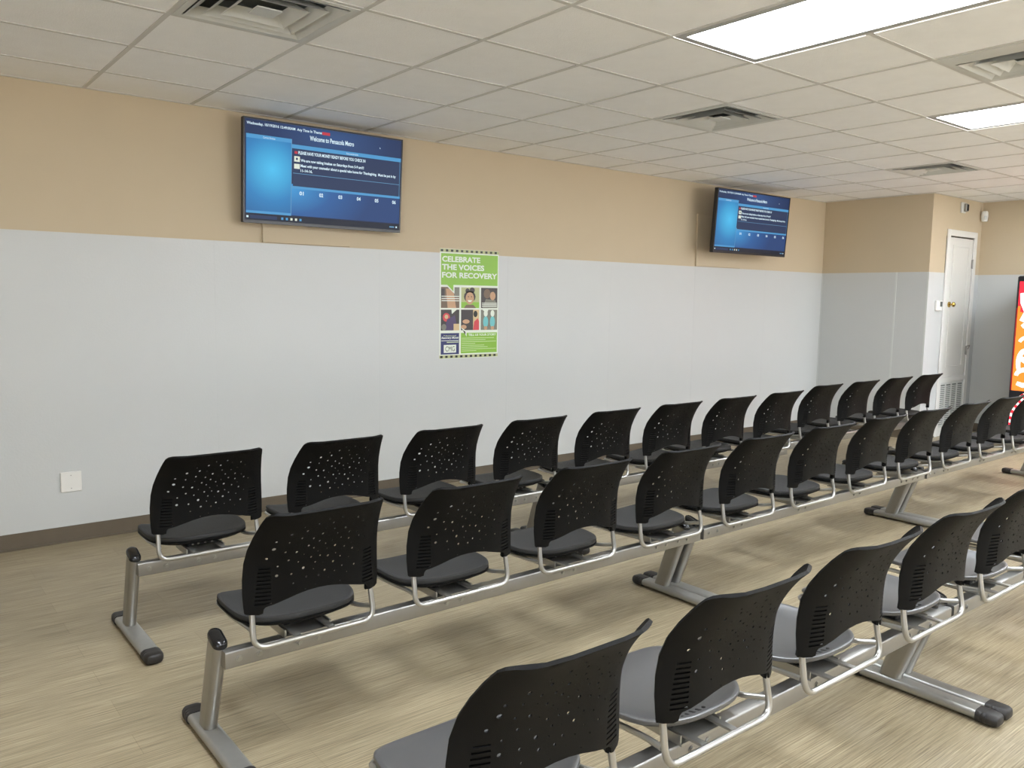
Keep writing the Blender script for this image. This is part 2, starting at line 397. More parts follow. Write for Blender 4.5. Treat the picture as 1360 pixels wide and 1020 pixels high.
# ------------------------------------------------------------------ ceiling lights and vents
def make_light():
    t = empty('ceiling_light', (0, 0, H))
    L2, W2 = TY-.0, TX/2            # half length (along y) and half width
    b = MB(); a, c = W2-.0125, L2-.0125; q = .036
    z0, z1 = -.002, .012
    b.box(-a, -a+q, -c, c, z0, z1, M['white_trim']); b.box(a-q, a, -c, c, z0, z1, M['white_trim'])
    b.box(-a+q, a-q, c-q, c, z0, z1, M['white_trim']); b.box(-a+q, a-q, -c, -c+q, z0, z1, M['white_trim'])
    b.mats[0] = M['lframe']; b.build('frame', t)
    b = MB(); b.box(-a+q, a-q, -c+q, c-q, .003, .010, M['diffuser']); b.build('diffuser', t)
    b = MB(); e = .004
    b.box(-W2+.002, W2-.002, c+.001, c+.001+e, -.003, .001, M['light_gap'])
    b.box(W2+.006, W2+.010, -L2, -.02, -.003, .001, M['light_gap']); b.box(W2+.006, W2+.010, .02, L2, -.003, .001, M['light_gap'])
    b.build('edge_glow', t); t.children[-1]['label'] = 'thin bright line of light along the frame edge'
    return t
lname = {(3, 5): 'large glowing fluorescent ceiling light panel nearest the camera, upper right', (7, 5): 'smaller looking glowing ceiling light panel farther back near the right edge'}
base_l = None
for (i, j) in LIGHTS:
    if base_l is None: base_l = o = make_light()
    else: o = copy_tree(base_l)
    o.location = ((gx(i)+gx(i+1))/2, gy(j+1), H)
    o['label'] = lname.get((i, j), 'unseen flat fluorescent ceiling light panel outside the view'); o['category'] = 'ceiling light'; o['group'] = 'ceiling light panels'

def make_vent(perf=False):
    t = empty('air_vent', (0, 0, H)); hx, hy = TX/2-.013, TY/2-.013
    x0 = -hx + (.115 if perf else 0)
    b = MB(); q = .028; z0, z1 = -.003, .004
    b.box(-hx, x0+q, -hy, hy, z0, z1, M['white_metal']); b.box(hx-q, hx, -hy, hy, z0, z1, M['white_metal'])
    b.box(x0+q, hx-q, hy-q, hy, z0, z1, M['white_metal']); b.box(x0+q, hx-q, -hy, -hy+q, z0, z1, M['white_metal'])
    b.build('frame', t)
    cx = (x0+hx)/2; sx = (hx-x0)/2-q; sy = hy-q
    b = MB(); b.box(cx-sx-.0, cx+sx, -sy, sy, .10, .11, M['vent_dark'])
    for (xa, xb, ya, yb) in ((cx-sx-.004, cx-sx, -sy, sy), (cx+sx, cx+sx+.004, -sy, sy), (cx-sx, cx+sx, sy, sy+.004), (cx-sx, cx+sx, -sy-.004, -sy)):
        b.box(xa, xb, ya, yb, .004, .10, M['vent_dark'])
    b.build('duct_box', t)
    for k in range(4):
        f0 = 1-.225*k - .02; f1 = f0-.185
        b = MB()
        def ring(f, z): return [Vector((cx+sx*f*u, sy*f*v, z)) for u, v in ((-1, -1), (1, -1), (1, 1), (-1, 1))]
        if k < 3:
            o0, o1 = ring(f0, -.006), ring(f1, .030); p0, p1 = ring(f0-.012, -.0045), ring(f1-.012, .0315)
            b.loft([o0, o1], M['white_metal'], cap=False); b.loft([p1, p0], M['white_metal'], cap=False); b.loft([p0, o0], M['white_metal'], cap=False)
            b.build('vane', t)
        else:
            b.loft([ring(.20, -.004), ring(.20, .002)], M['white_metal']); b.build('center_plate', t)
    return t
vlab = {(0, 3): 'square louvred ceiling air vent at the top left above the big screen', (5, 3): 'square louvred ceiling air vent left of and beyond the nearest light panel',
        (5, 6): 'square louvred ceiling air vent cut by the upper right edge between the two lights', (10, 3): 'smallest looking ceiling air vent, far back above the closet corner'}
bv = None
for (i, j) in VENTS:
    if (i, j) == (5, 6): o = make_vent(True)
    elif bv is None: bv = o = make_vent()
    else: o = copy_tree(bv)
    o.location = ((gx(i)+gx(i+1))/2, (gy(j)+gy(j+1))/2, H)
    tag(o, vlab[(i, j)], 'air vent', 'ceiling air vents')

# ------------------------------------------------------------------ bench seating
HX = .236                                   # half width of the backrest
def yprof(z):                               # y of the backrest sides against height
    P = [(.48, -.070), (.515, -.073), (.57, -.072), (.62, -.073), (.68, -.080), (.73, -.097), (.78, -.126), (.82, -.155), (.85, -.182), (.90, -.225)]
    if z <= P[0][0]: return P[0][1]
    for (z0, a), (z1, c) in zip(P[:-1], P[1:]):
        if z <= z1:
            t = (z-z0)/(z1-z0); return a+(c-a)*t
    return P[-1][1]
def back_pt(x, z, off=0):
    zz = .505+(z-.494)*.935
    q_ = max(0, min(1, (zz-.50)/.35)); D = .048+.010*q_; PW_ = 4.2; HW = .242-.030*q_**2
    ys = (yprof(zz-.02)+yprof(zz)+yprof(zz+.02))/3
    bul = D*(1-min(1.05, abs(x)/HW)**PW_)
    e = 1e-3
    dydx = D*PW_*(abs(x)/HW)**(PW_-1)/HW*(1 if x > 0 else -1)
    p = Vector((x, ys-bul, zz))
    tx = Vector((1, dydx, 0)); tz = Vector((0, (yprof(zz+.02)-yprof(zz-.02))/.04, 1))
    n = tx.cross(tz).normalized()          # points to -y (rear)
    if n.y > 0: n = -n
    return p + n*off
HOLES = [(601,135,4),(670,128,4),(705,139,3),(762,137,5),(797,156,4),(823,157,2),(557,158,6),(632,157,5),(487,173,4),(742,170,3),(684,170,2),(597,180,3),(824,190,3),(506,192,6),(551,194,3),(647,187,4),(705,185,4),(778,183,2),(431,207,7),(590,210,6),(671,212,4),(735,209,5),(778,213,4),(627,221,2),(487,227,5),(547,231,5),(797,231,5),(830,240,4),(368,242,5),(428,246,4),(581,245,5),(648,246,3),(694,234,4),(738,241,5),(362,277,8),(484,256,3),(527,265,5),(615,259,4),(755,262,3),(667,271,6),(416,291,5),(470,293,6),(556,277,4),(625,283,3),(718,278,4),(803,276,2),(508,305,3),(579,294,3),(764,290,5),(334,321,6),(545,319,5),(591,314,4),(632,317,6),(673,307,3),(800,307,3),(433,329,5),(481,338,4),(698,322,4),(745,329,3),(567,343,4),(660,345,6),(607,346,2),(383,355,4),(506,366,7),(557,373,3),(615,381,5),(707,366,4),(774,364,5),(378,396,7),(447,390,5),(667,387,3),(520,405,6),(583,402,5),(733,395,3),(631,413,2),(455,431,4),(565,441,2),(624,449,2),(694,432,3),(513,459,3)]
def hole_local(u, v):
    # picture position on the first backrest -> (x, z): bilinear between its four corners
    # corners in the picture: tl (305,118) tr (915,58) bl (240,560) br (925,468)
    z = .5; x = 0
    for _ in range(12):
        t = (.868-z)/(.868-.505)
        xl = 305+(240-305)*t; xr = 912+(922-912)*t
        f = (u-xl)/(xr-xl)
        vt = 118+(58-118)*f; vb = 560+(468-560)*f
        z = .868-(v-vt)/(vb-vt)*(.868-.505)
        hwz = .206+(.238-.206)*t
        x = (f*2-1)*hwz
    return x, z
def back_outline():
    R = [(.0, .556), (.04, .554), (.08, .547), (.12, .536), (.155, .526), (.180, .520), (.186, .512), (.188, .498), (.200, .494), (.225, .496), (.238, .500), (.2405, .53), (.242, .57), (.2415, .62), (.238, .68), (.232, .73), (.223, .78), (.215, .82), (.210, .843), (.206, .858), (.198, .867), (.186, .8715), (.13, .872), (.07, .8735), (0, .874)]
    Lf = [(-x, z) for x, z in R[1:-1]][::-1]
    return R + Lf
def make_backrest():
    out = back_outline(); loops = [out]
    for (u, v, r) in HOLES:
        x, z = hole_local(u, v); rr = r*.00078; n = 8 if r >= 4 else 6
        loops.append([(x+rr*math.cos(2*PI*k/n), z+rr*math.sin(2*PI*k/n)) for k in range(n)])
    for sgn in (-1, 1):
        for k in range(10):
            z = .532+.0140*k; xa, xb = .163+.0003*k, .212-.0012*k
            hh = .0027
            loops.append([(sgn*xa, z-hh), (sgn*(xa+xb)/2, z-hh), (sgn*xb, z-hh), (sgn*xb, z+hh), (sgn*(xa+xb)/2, z+hh), (sgn*xa, z+hh)])
    pts = []; edges = []; bl = []
    for lp in loops:
        o = len(pts); n = len(lp); pts += [Vector(q) for q in lp]
        e = [(o+i, o+(i+1) % n) for i in range(n)]; edges += e
    def inside(p, lp):
        c = False; n = len(lp)
        for i in range(n):
            x1, y1 = lp[i]; x2, y2 = lp[(i+1) % n]
            if (y1 > p[1]) != (y2 > p[1]) and p[0] < (x2-x1)*(p[1]-y1)/(y2-y1)+x1: c = not c
        return c
    x = -.23
    while x <= .231:
        z = .50
        while z < .87:
            if inside((x, z), out) and all((Vector((x, z))-Vector(q)).length > .005 for q in pts): pts.append(Vector((x, z)))
            z += .0185
        x += .02
    v2, e2, f2, *_ = geometry.delaunay_2d_cdt(pts, edges, [], 0, 1e-6)
    holes = loops[1:]
    hb = [(min(q[0] for q in h), max(q[0] for q in h), min(q[1] for q in h), max(q[1] for q in h)) for h in holes]
    keep = []
    for f in f2:
        c = sum((v2[i] for i in f), Vector((0, 0)))/len(f)
        if not inside(c, out): continue
        bad = False
        for h, (a, bb, c0, c1) in zip(holes, hb):
            if a <= c.x <= bb and c0 <= c.y <= c1 and inside(c, h): bad = True; break
        if not bad: keep.append(tuple(f))
    th = .0018
    def tk(q): return th+.0026*min(1, max(0, (abs(q.x)-.188)/.035, (q.y-.846)/.024))
    A = [back_pt(q.x, q.y, tk(q)) for q in v2]; B = [back_pt(q.x, q.y, -tk(q)) for q in v2]
    b = MB()
    ff = []
    for f in keep:
        n = (A[f[1]]-A[f[0]]).cross(A[f[2]]-A[f[0]])
        ff.append(f if n.y < 0 else f[::-1])
    b.add(A, ff, M['black_plastic']); b.add(B, [f[::-1] for f in ff], M['black_plastic'])
    cnt = {}
    for f in ff:
        for i in range(3):
            a, c = f[i], f[(i+1) % 3]; cnt[(a, c)] = 1
    wl = [(a, c) for (a, c) in cnt if (c, a) not in cnt]
    wv = []; wf = []
    for a, c in wl:
        o = len(wv); wv += [A[a], A[c], B[c], B[a]]; wf.append((o+1, o, o+3, o+2))
    b.add(wv, wf, M['black_plastic'])
    # pockets behind the side slots that sleeve the frame tubes
    for sgn in (-1, 1):
        rings = []
        for k in range(9):
            z = .494+.0215*k; ro = []
            xi = .188 if k < 2 else .157
            for (x, off) in ((xi, -.004), (.236-.0006*k, -.0022), (.236-.0006*k, -.020+.0012*k), (.226, -.0265+.0018*k), (xi+.012, -.0240+.0015*k), (xi, -.012)):
                ro.append(back_pt(sgn*x, z, off))
            rings.append(ro if sgn > 0 else ro[::-1])
        b.loft(rings, M['black_plastic'])
    return b
def seat_rings(shell):
    """the seat as stacked outlines; y from -.13 (rear) to .34 (front)"""
    yc, hy, hx = .142, .215, .2205
    def out(f, z, dz=True):
        r = []
        n = 64
        for k in range(n):
            a = 2*PI*k/n; c, s = math.cos(a), math.sin(a)
            ex = 2/ (3.6 if s > 0 else 2.7)
            x = hx*f*abs(c)**ex*(1 if c > 0 else -1); y = yc+hy*f*abs(s)**ex*(1 if s > 0 else -1)
            zz = z
            if dz:
                t = (y-yc)/hy
                zz -= .028*max(0, t-.55)**2/.2           # waterfall front
                zz += .012*max(0, -t-.35)**2/.42 + .007*(abs(x)/hx)**3   # raised rear and sides
                zz -= .006*(1-f)*0
            r.append(Vector((x, y, zz)))
        return r
    return out
def make_seat(shell):
    b = MB(); o = seat_rings(shell); m = M['seat_shell'] if shell else M['seat_pad']
    top = .458
    d = .013 if shell else .005
    rings = [o(.80, top-.034+d), o(.93, top-.032+d), o(.985, top-.024+d*.6), o(1.0, top-.012+d*.2), o(.993, top-.003), o(.965, top), o(.93, top-.003), o(.85, top-.008), o(.65, top-.013), o(.4, top-.016), o(.15, top-.017)]
    b.loft(rings, m)
    # rim of the plastic shell under the cushion
    if not shell:
        b.loft([o(.86, top-.040), o(1.004, top-.028), o(1.006, top-.022), o(.98, top-.020)], M['black_plastic'], cap=False)
    else:
        for k in range(5):
            x = -.088+.021*k; y = -.044 + (.006 if k in (0, 4) else 0); l = .006 if k in (0, 4) else (.017 if k != 2 else .021)
            z = top+.0002
            b.loft([[Vector((x+q[0], y+q[1], z+dz-.22*(q[1]))) for q in rrect(.007, 2*l, .0034, 3)] for dz in (-.004, .0012)], M['dark'])
    return b
def make_frame():
    b = MB(); r = .0095
    top = .60
    path = [(-.215, -.074, .535), (-.215, -.078, .50), (-.219, -.098, .392), (.219, -.098, .392), (.215, -.078, .50), (.215, -.074, .535)]
    b.tube(fillet(path, .048, 7), r, M['alu_tube'], 10)
    for s in (-1, 1):
        b.tube(fillet([(s*.190, .320, .413), (s*.200, .14, .418), (s*.188, .0, .420), (s*.216, -.082, .436)], .05, 5), .0085, M['alu_tube'], 8)
    b.tube(fillet([(-.190, .320, .413), (-.17, .336, .411), (.17, .336, .411), (.190, .320, .413)], .03, 4), .0085, M['alu_tube'], 8)
    # flat struts running forward from the rear bar to the mount
    for x in (-.062, .062):
        b.box(x-.011, x+.011, -.100, .30, .392, .399, M['alu_matte'])
    return b
def make_bracket():
    b = MB()
    b.box(-.085, .085, -.035, .13, .3715, .379, M['alu_matte'])
    b.box(-.085, -.079, -.030, .12, .379, .400, M['alu_matte']); b.box(.079, .085, -.030, .12, .379, .400, M['alu_matte'])
    
    b.box(-.07, .07, .010, .20, .3995, .436, M['dark'], .003)
    for x in (-.045, -.02, .01, .04): b.box(x-.004, x+.004, .0065, .0105, .405, .411, M['bolt'])
    return b
def make_post():
    """leaning flattened post between foot and beam; y relative to bench centre line"""
    b = MB(); rings = []
    for t in (0, 1):
        y = .115+(-.005-.115)*t; z = .040+(.388-.040)*t
        rings.append([Vector((q[0], y+q[1], z + (q[1]*.30 if t else 0))) for q in rrect(.046, .088, .0228, 6)])
    b.loft(rings, M['alu']); return b
def make_post_cap():
    b = MB(); rings = []
    for dz, f in ((-.002, 1.06), (.010, 1.07), (.017, .95), (.021, .7), (.022, .3)):
        rings.append([Vector((q[0], -.005+q[1], .388+dz+q[1]*.30)) for q in [(a*f, c*(1-(1-f)*.6)) for a, c in rrect(.046, .088, .0228, 6)]])
    b.loft(rings, M['black_gloss']); return b
def make_foot():
    b = MB(); rings = [[Vector((q[0], y, .027+q[1])) for q in rrect(.074, .034, .015, 5)] for y in (-.25, .25)]
    b.loft(rings, M['alu_matte']); return b
def make_foot_cap(s):
    b = MB(); rings = []
    prof = [(.222, 1.0), (.224, 1.09), (.240, 1.09), (.241, 1.05), (.245, 1.05), (.246, 1.09), (.254, 1.09), (.255, 1.05), (.259, 1.05), (.260, 1.09), (.270, 1.08), (.286, 1.0), (.297, .82), (.302, .5)]
    for y, f in prof:
        zc = .0245
        rings.append([Vector((q[0]*f, s*y, zc+q[1]*min(1, f*1.0))) for q in rrect(.074, .044, .019, 5)])
    b.loft(rings if s > 0 else rings, M['rubber']); return b

BEAM_Y, BZ, BH, BW = -.055, .342, .058, .046
def sub(b, name, parent, smooth=None): return b.build(name, parent, smooth=smooth)
def make_bench(shell, length=2.365, pitch=.6115, first=.285):
    root = empty('beam_bench', (0, 0, 0))
    # beam from post to post; local x = 0 at the left post
    b = MB(); rings = [[Vector((x, BEAM_Y+q[0], BZ+q[1])) for q in rrect(BW, BH, .006, 3)] for x in (.0, length+.058)]
    b.loft(rings, M['alu']); beam = sub(b, 'beam', root, 30)
    bolt = MB(); yb = BEAM_Y-BW/2
    bolt.tube([(0, yb, BZ), (0, yb-.006, BZ)], .0075, M['bolt'], 6); bolt.tube([(0, yb, BZ), (0, yb-.002, BZ)], .011, M['bolt'], 12)
    b0 = sub(bolt, 'bolt', beam)
    xs = [.045, .115, length-.115, length-.045]
    for k in range(4): xs += [first+pitch*k-.03, first+pitch*k+.04]
    for n, x in enumerate(xs):
        o = b0 if n == 0 else b0.copy()
        if n: col.objects.link(o); o.parent = beam
        o.location.x = x
    leg = sub(make_post(), 'leg', root, 40); sub(make_post_cap(), 'post_cap', leg, 50); sub(make_foot(), 'foot', leg, 40)
    sub(make_foot_cap(-1), 'foot_cap', leg, 35); sub(make_foot_cap(1), 'foot_cap', leg, 35)
    leg2 = copy_tree(leg, root); leg2.location.x = length
    fr = sub(make_frame(), 'chair', root, 50)
    sub(make_seat(shell), 'seat', fr, 50); sub(BACK.copy_mb(), 'backrest', fr, 35) if BACKOBJ[0] is None else None
    if BACKOBJ[0] is None: BACKOBJ[0] = [c for c in fr.children if c.name.startswith('backrest')][0]
    else:
        c = BACKOBJ[0].copy(); col.objects.link(c); c.parent = fr
    sub(make_bracket(), 'bracket', fr, 30)
    fr.location = (first, BEAM_Y, 0)
    for k in range(1, 4):
        c = copy_tree(fr, root); c.location.x = first+pitch*k
    return root
class _B:
    pass
BACK = _B(); BACK.copy_mb = make_backrest
BACKOBJ = [None]
dark_bench = make_bench(False)
shell_bench = make_bench(True)
# (source, x of left post, y of bench centre, label)
XL = -.235
BENCHES = [
    (dark_bench, XL, -1.775, 'four-seat black and silver beam bench closest to the white wall, leftmost of its row'),
    (dark_bench, XL+2.46, -1.775, 'middle four-seat bench of the row closest to the white wall, beyond the poster'),
    (dark_bench, XL+5.06, -1.665, 'farthest bench of the row closest to the white wall, in front of the closet corner'),
    (dark_bench, XL-.01, -2.87, 'left four-seat bench of the middle row, its full silver end post in view'),
    (dark_bench, XL+2.44, -2.87, 'second four-seat bench of the middle row, between its two visible twin legs'),
    (dark_bench, XL+4.90, -2.87, 'third bench of the middle row, running out of view towards the drink machine'),
    (shell_bench, XL-.072, -4.125, 'nearest bench to the camera, four pale-sheened seats with slots cut at the rear'),
    (shell_bench, XL+2.375, -4.125, 'bench at the right edge continuing the row nearest the camera'),
]
used = set()
for src, x, y, lab in BENCHES:
    o = src if src.name not in used else copy_tree(src)
    used.add(src.name)
    o.location = (x, y, 0)
    tag(o, lab, 'bench', 'four-seat beam benches in three rows')

# ------------------------------------------------------------------ screens
M['s_navy'] = screen_mat('screen_navy', (26, 40, 72), (34, 56, 98), (48, 80, 130), .05, .27, .85, .35, 1)
M['s_left'] = screen_mat('screen_left_pane', (34, 78, 134), (46, 128, 188), (76, 192, 238), -.40, .02, .42, .42, 1)
M['s_low'] = screen_mat('screen_lower_pane', (34, 66, 118), (42, 94, 156), (62, 152, 212), -.28, -.09, .62, .34, 1)
M['s_mid'] = emis('screen_message_box', (34, 52, 88), 1)
M['s_bar'] = emis('screen_header_bar', (76, 152, 204), 1)
M['s_task'] = emis('screen_taskbar', (20, 28, 46), 1)
M['s_text'] = emis('screen_text', (214, 236, 246), 1.05)
M['s_red'] = emis('screen_red_mark', (190, 56, 70), 1)
M['s_line'] = emis('screen_line', (96, 150, 190), 1)
M['s_icon'] = emis('screen_icon', (222, 228, 214), 1)
def make_tv(w, h, label, loc, rot, plate):
    t = empty('wall_television', loc, rot); tag(t, label, 'television', 'wall televisions')
    b = MB(); W, Hh = w/2, h/2
    b.box(-W, W, .012, .050, -Hh, Hh, M['bezel'], .004)
    q = .011
    b.box(-W, -W+q, .004, .014, -Hh, Hh, M['bezel']); b.box(W-q, W, .004, .014, -Hh, Hh, M['bezel'])
    b.box(-W+q, W-q, .004, .014, Hh-q, Hh, M['bezel']); b.box(-W+q, W-q, .004, .014, -Hh, -Hh+.020, M['bezel'])
    b.box(-W*.6, W*.6, .050, .075, -Hh*.75, Hh*.55, M['bezel'], .006)
    b.build('housing', t)
    b = MB(); a, z0, z1 = W-q, -Hh+.020, Hh-q; y = .008
    sw = 2*a; sh = z1-z0
    X = lambda u: -a+u*sw
    Z = lambda v: z1-v*sh
    def R(u0, v0, u1, v1, m, dy=0): b.quad((X(u0), y-dy, Z(v1)), (X(u1), y-dy, Z(v1)), (X(u1), y-dy, Z(v0)), (X(u0), y-dy, Z(v0)), m)
    R(0, 0, 1, 1, M['s_navy'])
    e = .0004
    R(.008, .145, .275, .925, M['s_left'], e); R(.275, .60, 1, .925, M['s_low'], e)
    R(.008, .145, .272, .185, M['s_bar'], 2*e); R(.008, .905, .272, .93, M['s_bar'], 2*e)
    R(.275, .195, 1, .235, M['s_bar'], 2*e) ; R(.284, .235, .995, .62, M['s_mid'], 2*e)
    R(.284, .485, .995, .490, M['s_line'], 3*e); R(.275, .62, 1, .645, M['s_bar'], 2*e)
    R(.272, .145, .276, .93, M['s_line'], 3*e); R(.992, .235, .995, .62, M['s_line'], 3*e)
    R(0, .935, 1, 1, M['s_task'], 2*e)
    T = lambda s, u, v, du, dv, m='s_text', bold=.0: b.text(s, X(u), Z(v), du*sw, dv*sh, M[m], y-4*e, bold=bold)
    T('Wednesday, 10/19/2016 12:49:00AM  Any Time In Theme', .01, .062, .45, .036, bold=.02)
    R(.462, .028, .512, .058, M['s_red'], 4*e)
    T('Welcome to Pensacola Metro', .385, .135, .285, .05, bold=.02)
    T('Current Notices', .105, .176, .07, .02); T('Announcements', .62, .226, .08, .02)
    T('PLEASE HAVE YOUR MONEY READY BEFORE YOU CHECK IN', .315, .29, .435, .034, bold=.03)
    T('We are now taking Intakes on Saturdays from 5-9 am!!!', .33, .372, .41, .038, bold=.03)
    T('Meet with your counselor about a special take home for Thanksgiving.  Must be put in by', .33, .427, .635, .038, bold=.03)
    T('11-14-16.', .33, .468, .075, .03, bold=.03)
    R(.292, .262, .31, .288, M['s_red'], 4*e); R(.290, .312, .325, .368, M['s_icon'], 4*e); R(.290, .390, .325, .44, M['s_icon'], 4*e)
    R(.301, .328, .312, .350, M['s_mid'], 5*e)
    for k in range(6): T('0%d' % (k+1), .325+.124*k, .71, .026, .04, bold=.03)
    for k in range(5): R(.215+.028*k, .955, .228+.028*k, .98, M['s_icon' if k in (2, 3) else 's_bar'], 4*e)
    R(.01, .958, .022, .978, M['s_text'], 4*e); R(.03, .95, .19, .985, M['s_mid'], 3*e); R(.93, .962, .965, .976, M['s_line'], 4*e); R(.975, .96, .985, .978, M['s_text'], 4*e)
    b.poly([(X(.846), y-5*e, Z(.10)), (X(.853), y-5*e, Z(.118)), (X(.846), y-5*e, Z(.118))], M['s_text'])
    b.build('screen', t)
    # wall arm behind the set
    b = MB(); d = -loc[1]-.004
    b.box(-.16, .16, .075, .085, -.13, .10, M['bezel']); b.build('mount_plate', t)
    return t
tv1 = make_tv(1.200, .680, 'larger looking wall television with blue notice screen left of the green poster', (1.508, -.130, 2.343), (math.radians(3.5), 0, 0), True)
tv2 = make_tv(1.262, .640, 'wall television with blue notice screen farther back near the far corner', (6.275, -.290, 2.335), (math.radians(3.5), 0, 0), True)
def arm(tv, reach):
    b = MB(); b.box(-.11, .11, reach-.012, reach, -.12, .12, M['bezel']); b.box(-.03, .03, .08, reach-.01, -.03, .03, M['bezel']); 
    return b.build('wall_arm', tv)
arm(tv1, .130); arm(tv2, .290)
for tv in (tv1, tv2):
    a = [c for c in tv.children if c.name.startswith('wall_arm')][0]; a.rotation_euler = (-tv.rotation_euler.x, 0, 0)
def plate(x0, x1, z0, z1, lab):
    b = MB(); b.box(-(x1-x0)/2, (x1-x0)/2, -.018, 0, 0, z1-z0, M['beige'], .002)
    return tag(b.build('backing_board', loc=((x0+x1)/2, -.0005, z0)), lab, 'board', 'beige boards behind the televisions')
plate(1.075, 1.735, 1.884, 2.42, 'beige painted board on the wall behind and below the nearer television')
plate(5.70, 6.45, 1.884, 2.42, 'beige painted board on the wall behind and below the farther television')

# ------------------------------------------------------------------ poster
P_green = paint('poster_green', (134, 184, 62)); P_white = paint('poster_white', (222, 228, 216)); P_navy = paint('poster_navy', (48, 54, 104))
P_black = paint('poster_black', (30, 34, 30)); P_brown = paint('poster_brown', (112, 92, 74)); P_skin = paint('poster_skin', (190, 150, 116)); P_dk = paint('poster_dark', (60, 54, 54))
P_teal = paint('poster_teal', (110, 190, 194)); P_red = paint('poster_red', (206, 70, 78)); P_tan = paint('poster_tan', (206, 180, 136)); P_olive = paint('poster_olive', (176, 182, 132))
P_purple = paint('poster_purple', (74, 60, 96)); P_grey = paint('poster_grey', (120, 120, 108)); P_pale = paint('poster_pale_text', (214, 226, 178))
b = MB(); PW, PH = .592, .886
po = empty('poster', (2.829, -.0045, 1.472)); tag(po, 'tall green recovery poster with a grid of small photos on the white wall', 'poster')
b.box(-PW/2, PW/2, -.0012, 0, -PH/2, PH/2, P_white)
PX = lambda u: -PW/2+u*PW
PZf = lambda v: PH/2-v*PH
def pr(u0, v0, u1, v1, m, l=1): b.quad((PX(u0), -.0012-l*.0003, PZf(v1)), (PX(u1), -.0012-l*.0003, PZf(v1)), (PX(u1), -.0012-l*.0003, PZf(v0)), (PX(u0), -.0012-l*.0003, PZf(v0)), m)
def pp(pts, m, l=1): b.poly([(PX(u), -.0012-l*.0003, PZf(v)) for u, v in pts][::-1], m)
def pe(u, v, ru, rv, m, l=2, n=14): pp([(u+ru*math.cos(2*PI*k/n), v+rv*math.sin(2*PI*k/n)) for k in range(n)], m, l)
for v0 in (.006, .972):
    pr(0, v0-.004, 1, v0+.024, P_olive)
    for k in range(12): pr(.012+.083*k, v0, .052+.083*k, v0+.02, P_black, 2)
pr(.02, .042, .985, .325, P_green)
for s, v, wd in (('CELEBRATE', .118, .64), ('THE VOICES', .190, .71), ('FOR RECOVERY', .262, .94)):
    b.text(s, PX(.035), PZf(v), wd*PW, .052*PH, P_white, -.0022, bold=.035)
cols_ = [(.02, .325), (.355, .665), (.695, .985)]; rows_ = [(.345, .535), (.55, .74)]
# six photo fields
pr(*(cols_[0][0], .345, cols_[0][1], .535), P_brown); pp([(.10, .36), (.22, .36), (.27, .535), (.13, .535)], P_skin, 2); pr(.24, .345, .325, .43, P_grey, 2); pr(.02, .36, .08, .45, P_dk, 2)
for v in (.425, .445, .465): pr(.03, v, .32, v+.008, P_white, 3)
pr(.355, .345, .665, .535, P_olive); pr(.355, .48, .665, .535, P_green, 2); pe(.50, .43, .10, .055, P_dk, 3); pe(.46, .375, .035, .022, P_dk, 3); pe(.54, .37, .045, .026, P_dk, 3); pe(.50, .445, .072, .058, P_skin, 4); pp([(.40, .535), (.44, .505), (.56, .505), (.61, .535)], P_brown, 5)
pp([(.462, .462), (.54, .462), (.52, .478), (.48, .478)], P_white, 6); pe(.475, .43, .010, .005, P_dk, 6); pe(.528, .43, .010, .005, P_dk, 6)
pr(.695, .345, .985, .535, P_dk); pe(.80, .40, .06, .045, P_brown, 3); pe(.90, .42, .05, .04, P_skin, 3); pp([(.72, .535), (.78, .45), (.95, .46), (.985, .535)], P_grey, 2)
for v in (.485, .50, .515): pr(.71, v, .975, v+.007, P_white, 4)
pr(.02, .55, .325, .74, P_dk); pe(.11, .62, .06, .04, P_red, 2); pp([(.12, .64), (.25, .60), (.30, .74), (.08, .74)], P_purple, 3); pr(.23, .68, .325, .74, P_tan, 4); pe(.07, .71, .04, .03, P_grey, 4); pe(.11, .615, .03, .02, P_tan, 5)
pr(.355, .55, .665, .74, P_dk); pr(.56, .55, .665, .74, P_tan, 2); pp([(.56, .74), (.58, .66), (.64, .63), (.665, .66), (.665, .74)], P_red, 3); pe(.60, .59, .035, .03, P_black, 4); pe(.44, .66, .06, .02, P_skin, 3); pe(.40, .71, .05, .02, P_skin, 3)
pr(.695, .55, .985, .74, P_grey)
for u in (.78, .90):
    pe(u, .665, .045, .055, P_teal, 3); pe(u, .585, .035, .032, P_white, 3); pe(u, .722, .03, .018, P_skin, 4)
# speech bubble tails
pp([(.09, .325), (.24, .325), (.24, .405)], P_white, 5); pp([(.115, .322), (.222, .322), (.222, .385)], P_green, 6)
pp([(.19, .54), (.30, .54), (.20, .59)], P_white, 5); pp([(.70, .54), (.83, .54), (.80, .59)], P_white, 5); pp([(.36, .715), (.45, .75), (.45, .80)], P_white, 5); pp([(.38, .735), (.43, .755), (.43, .785)], P_dk, 6)
pr(.02, .765, .325, .96, P_navy); pr(.355, .765, .985, .955, P_green)
b.text('National', PX(.07), PZf(.795), .20*PW, .012*PH, P_pale, -.0024); b.text('Recovery Month', PX(.03), PZf(.822), .285*PW, .024*PH, P_white, -.0024, bold=.03, shear=.3)
pr(.03, .832, .315, .837, P_white, 3); pr(.12, .845, .315, .852, P_pale, 3)
pr(.07, .872, .275, .945, P_white, 3); b.text('CMG', PX(.095), PZf(.932), .155*PW, .045*PH, P_black, -.0028)
b.text('TELL US YOUR STORY', PX(.48), PZf(.795), .485*PW, .022*PH, P_white, -.0024, bold=.03)
for k, (a, c) in enumerate(((.37, .93), (.37, .78), (.37, .97), (.37, .60), (.37, .76), (.37, .82), (.37, .97), (.37, .62))): pr(a, .812+.017*k, c, .816+.017*k, P_pale, 3)
for q in b.v: pass
b.build('printed_sheet', po)

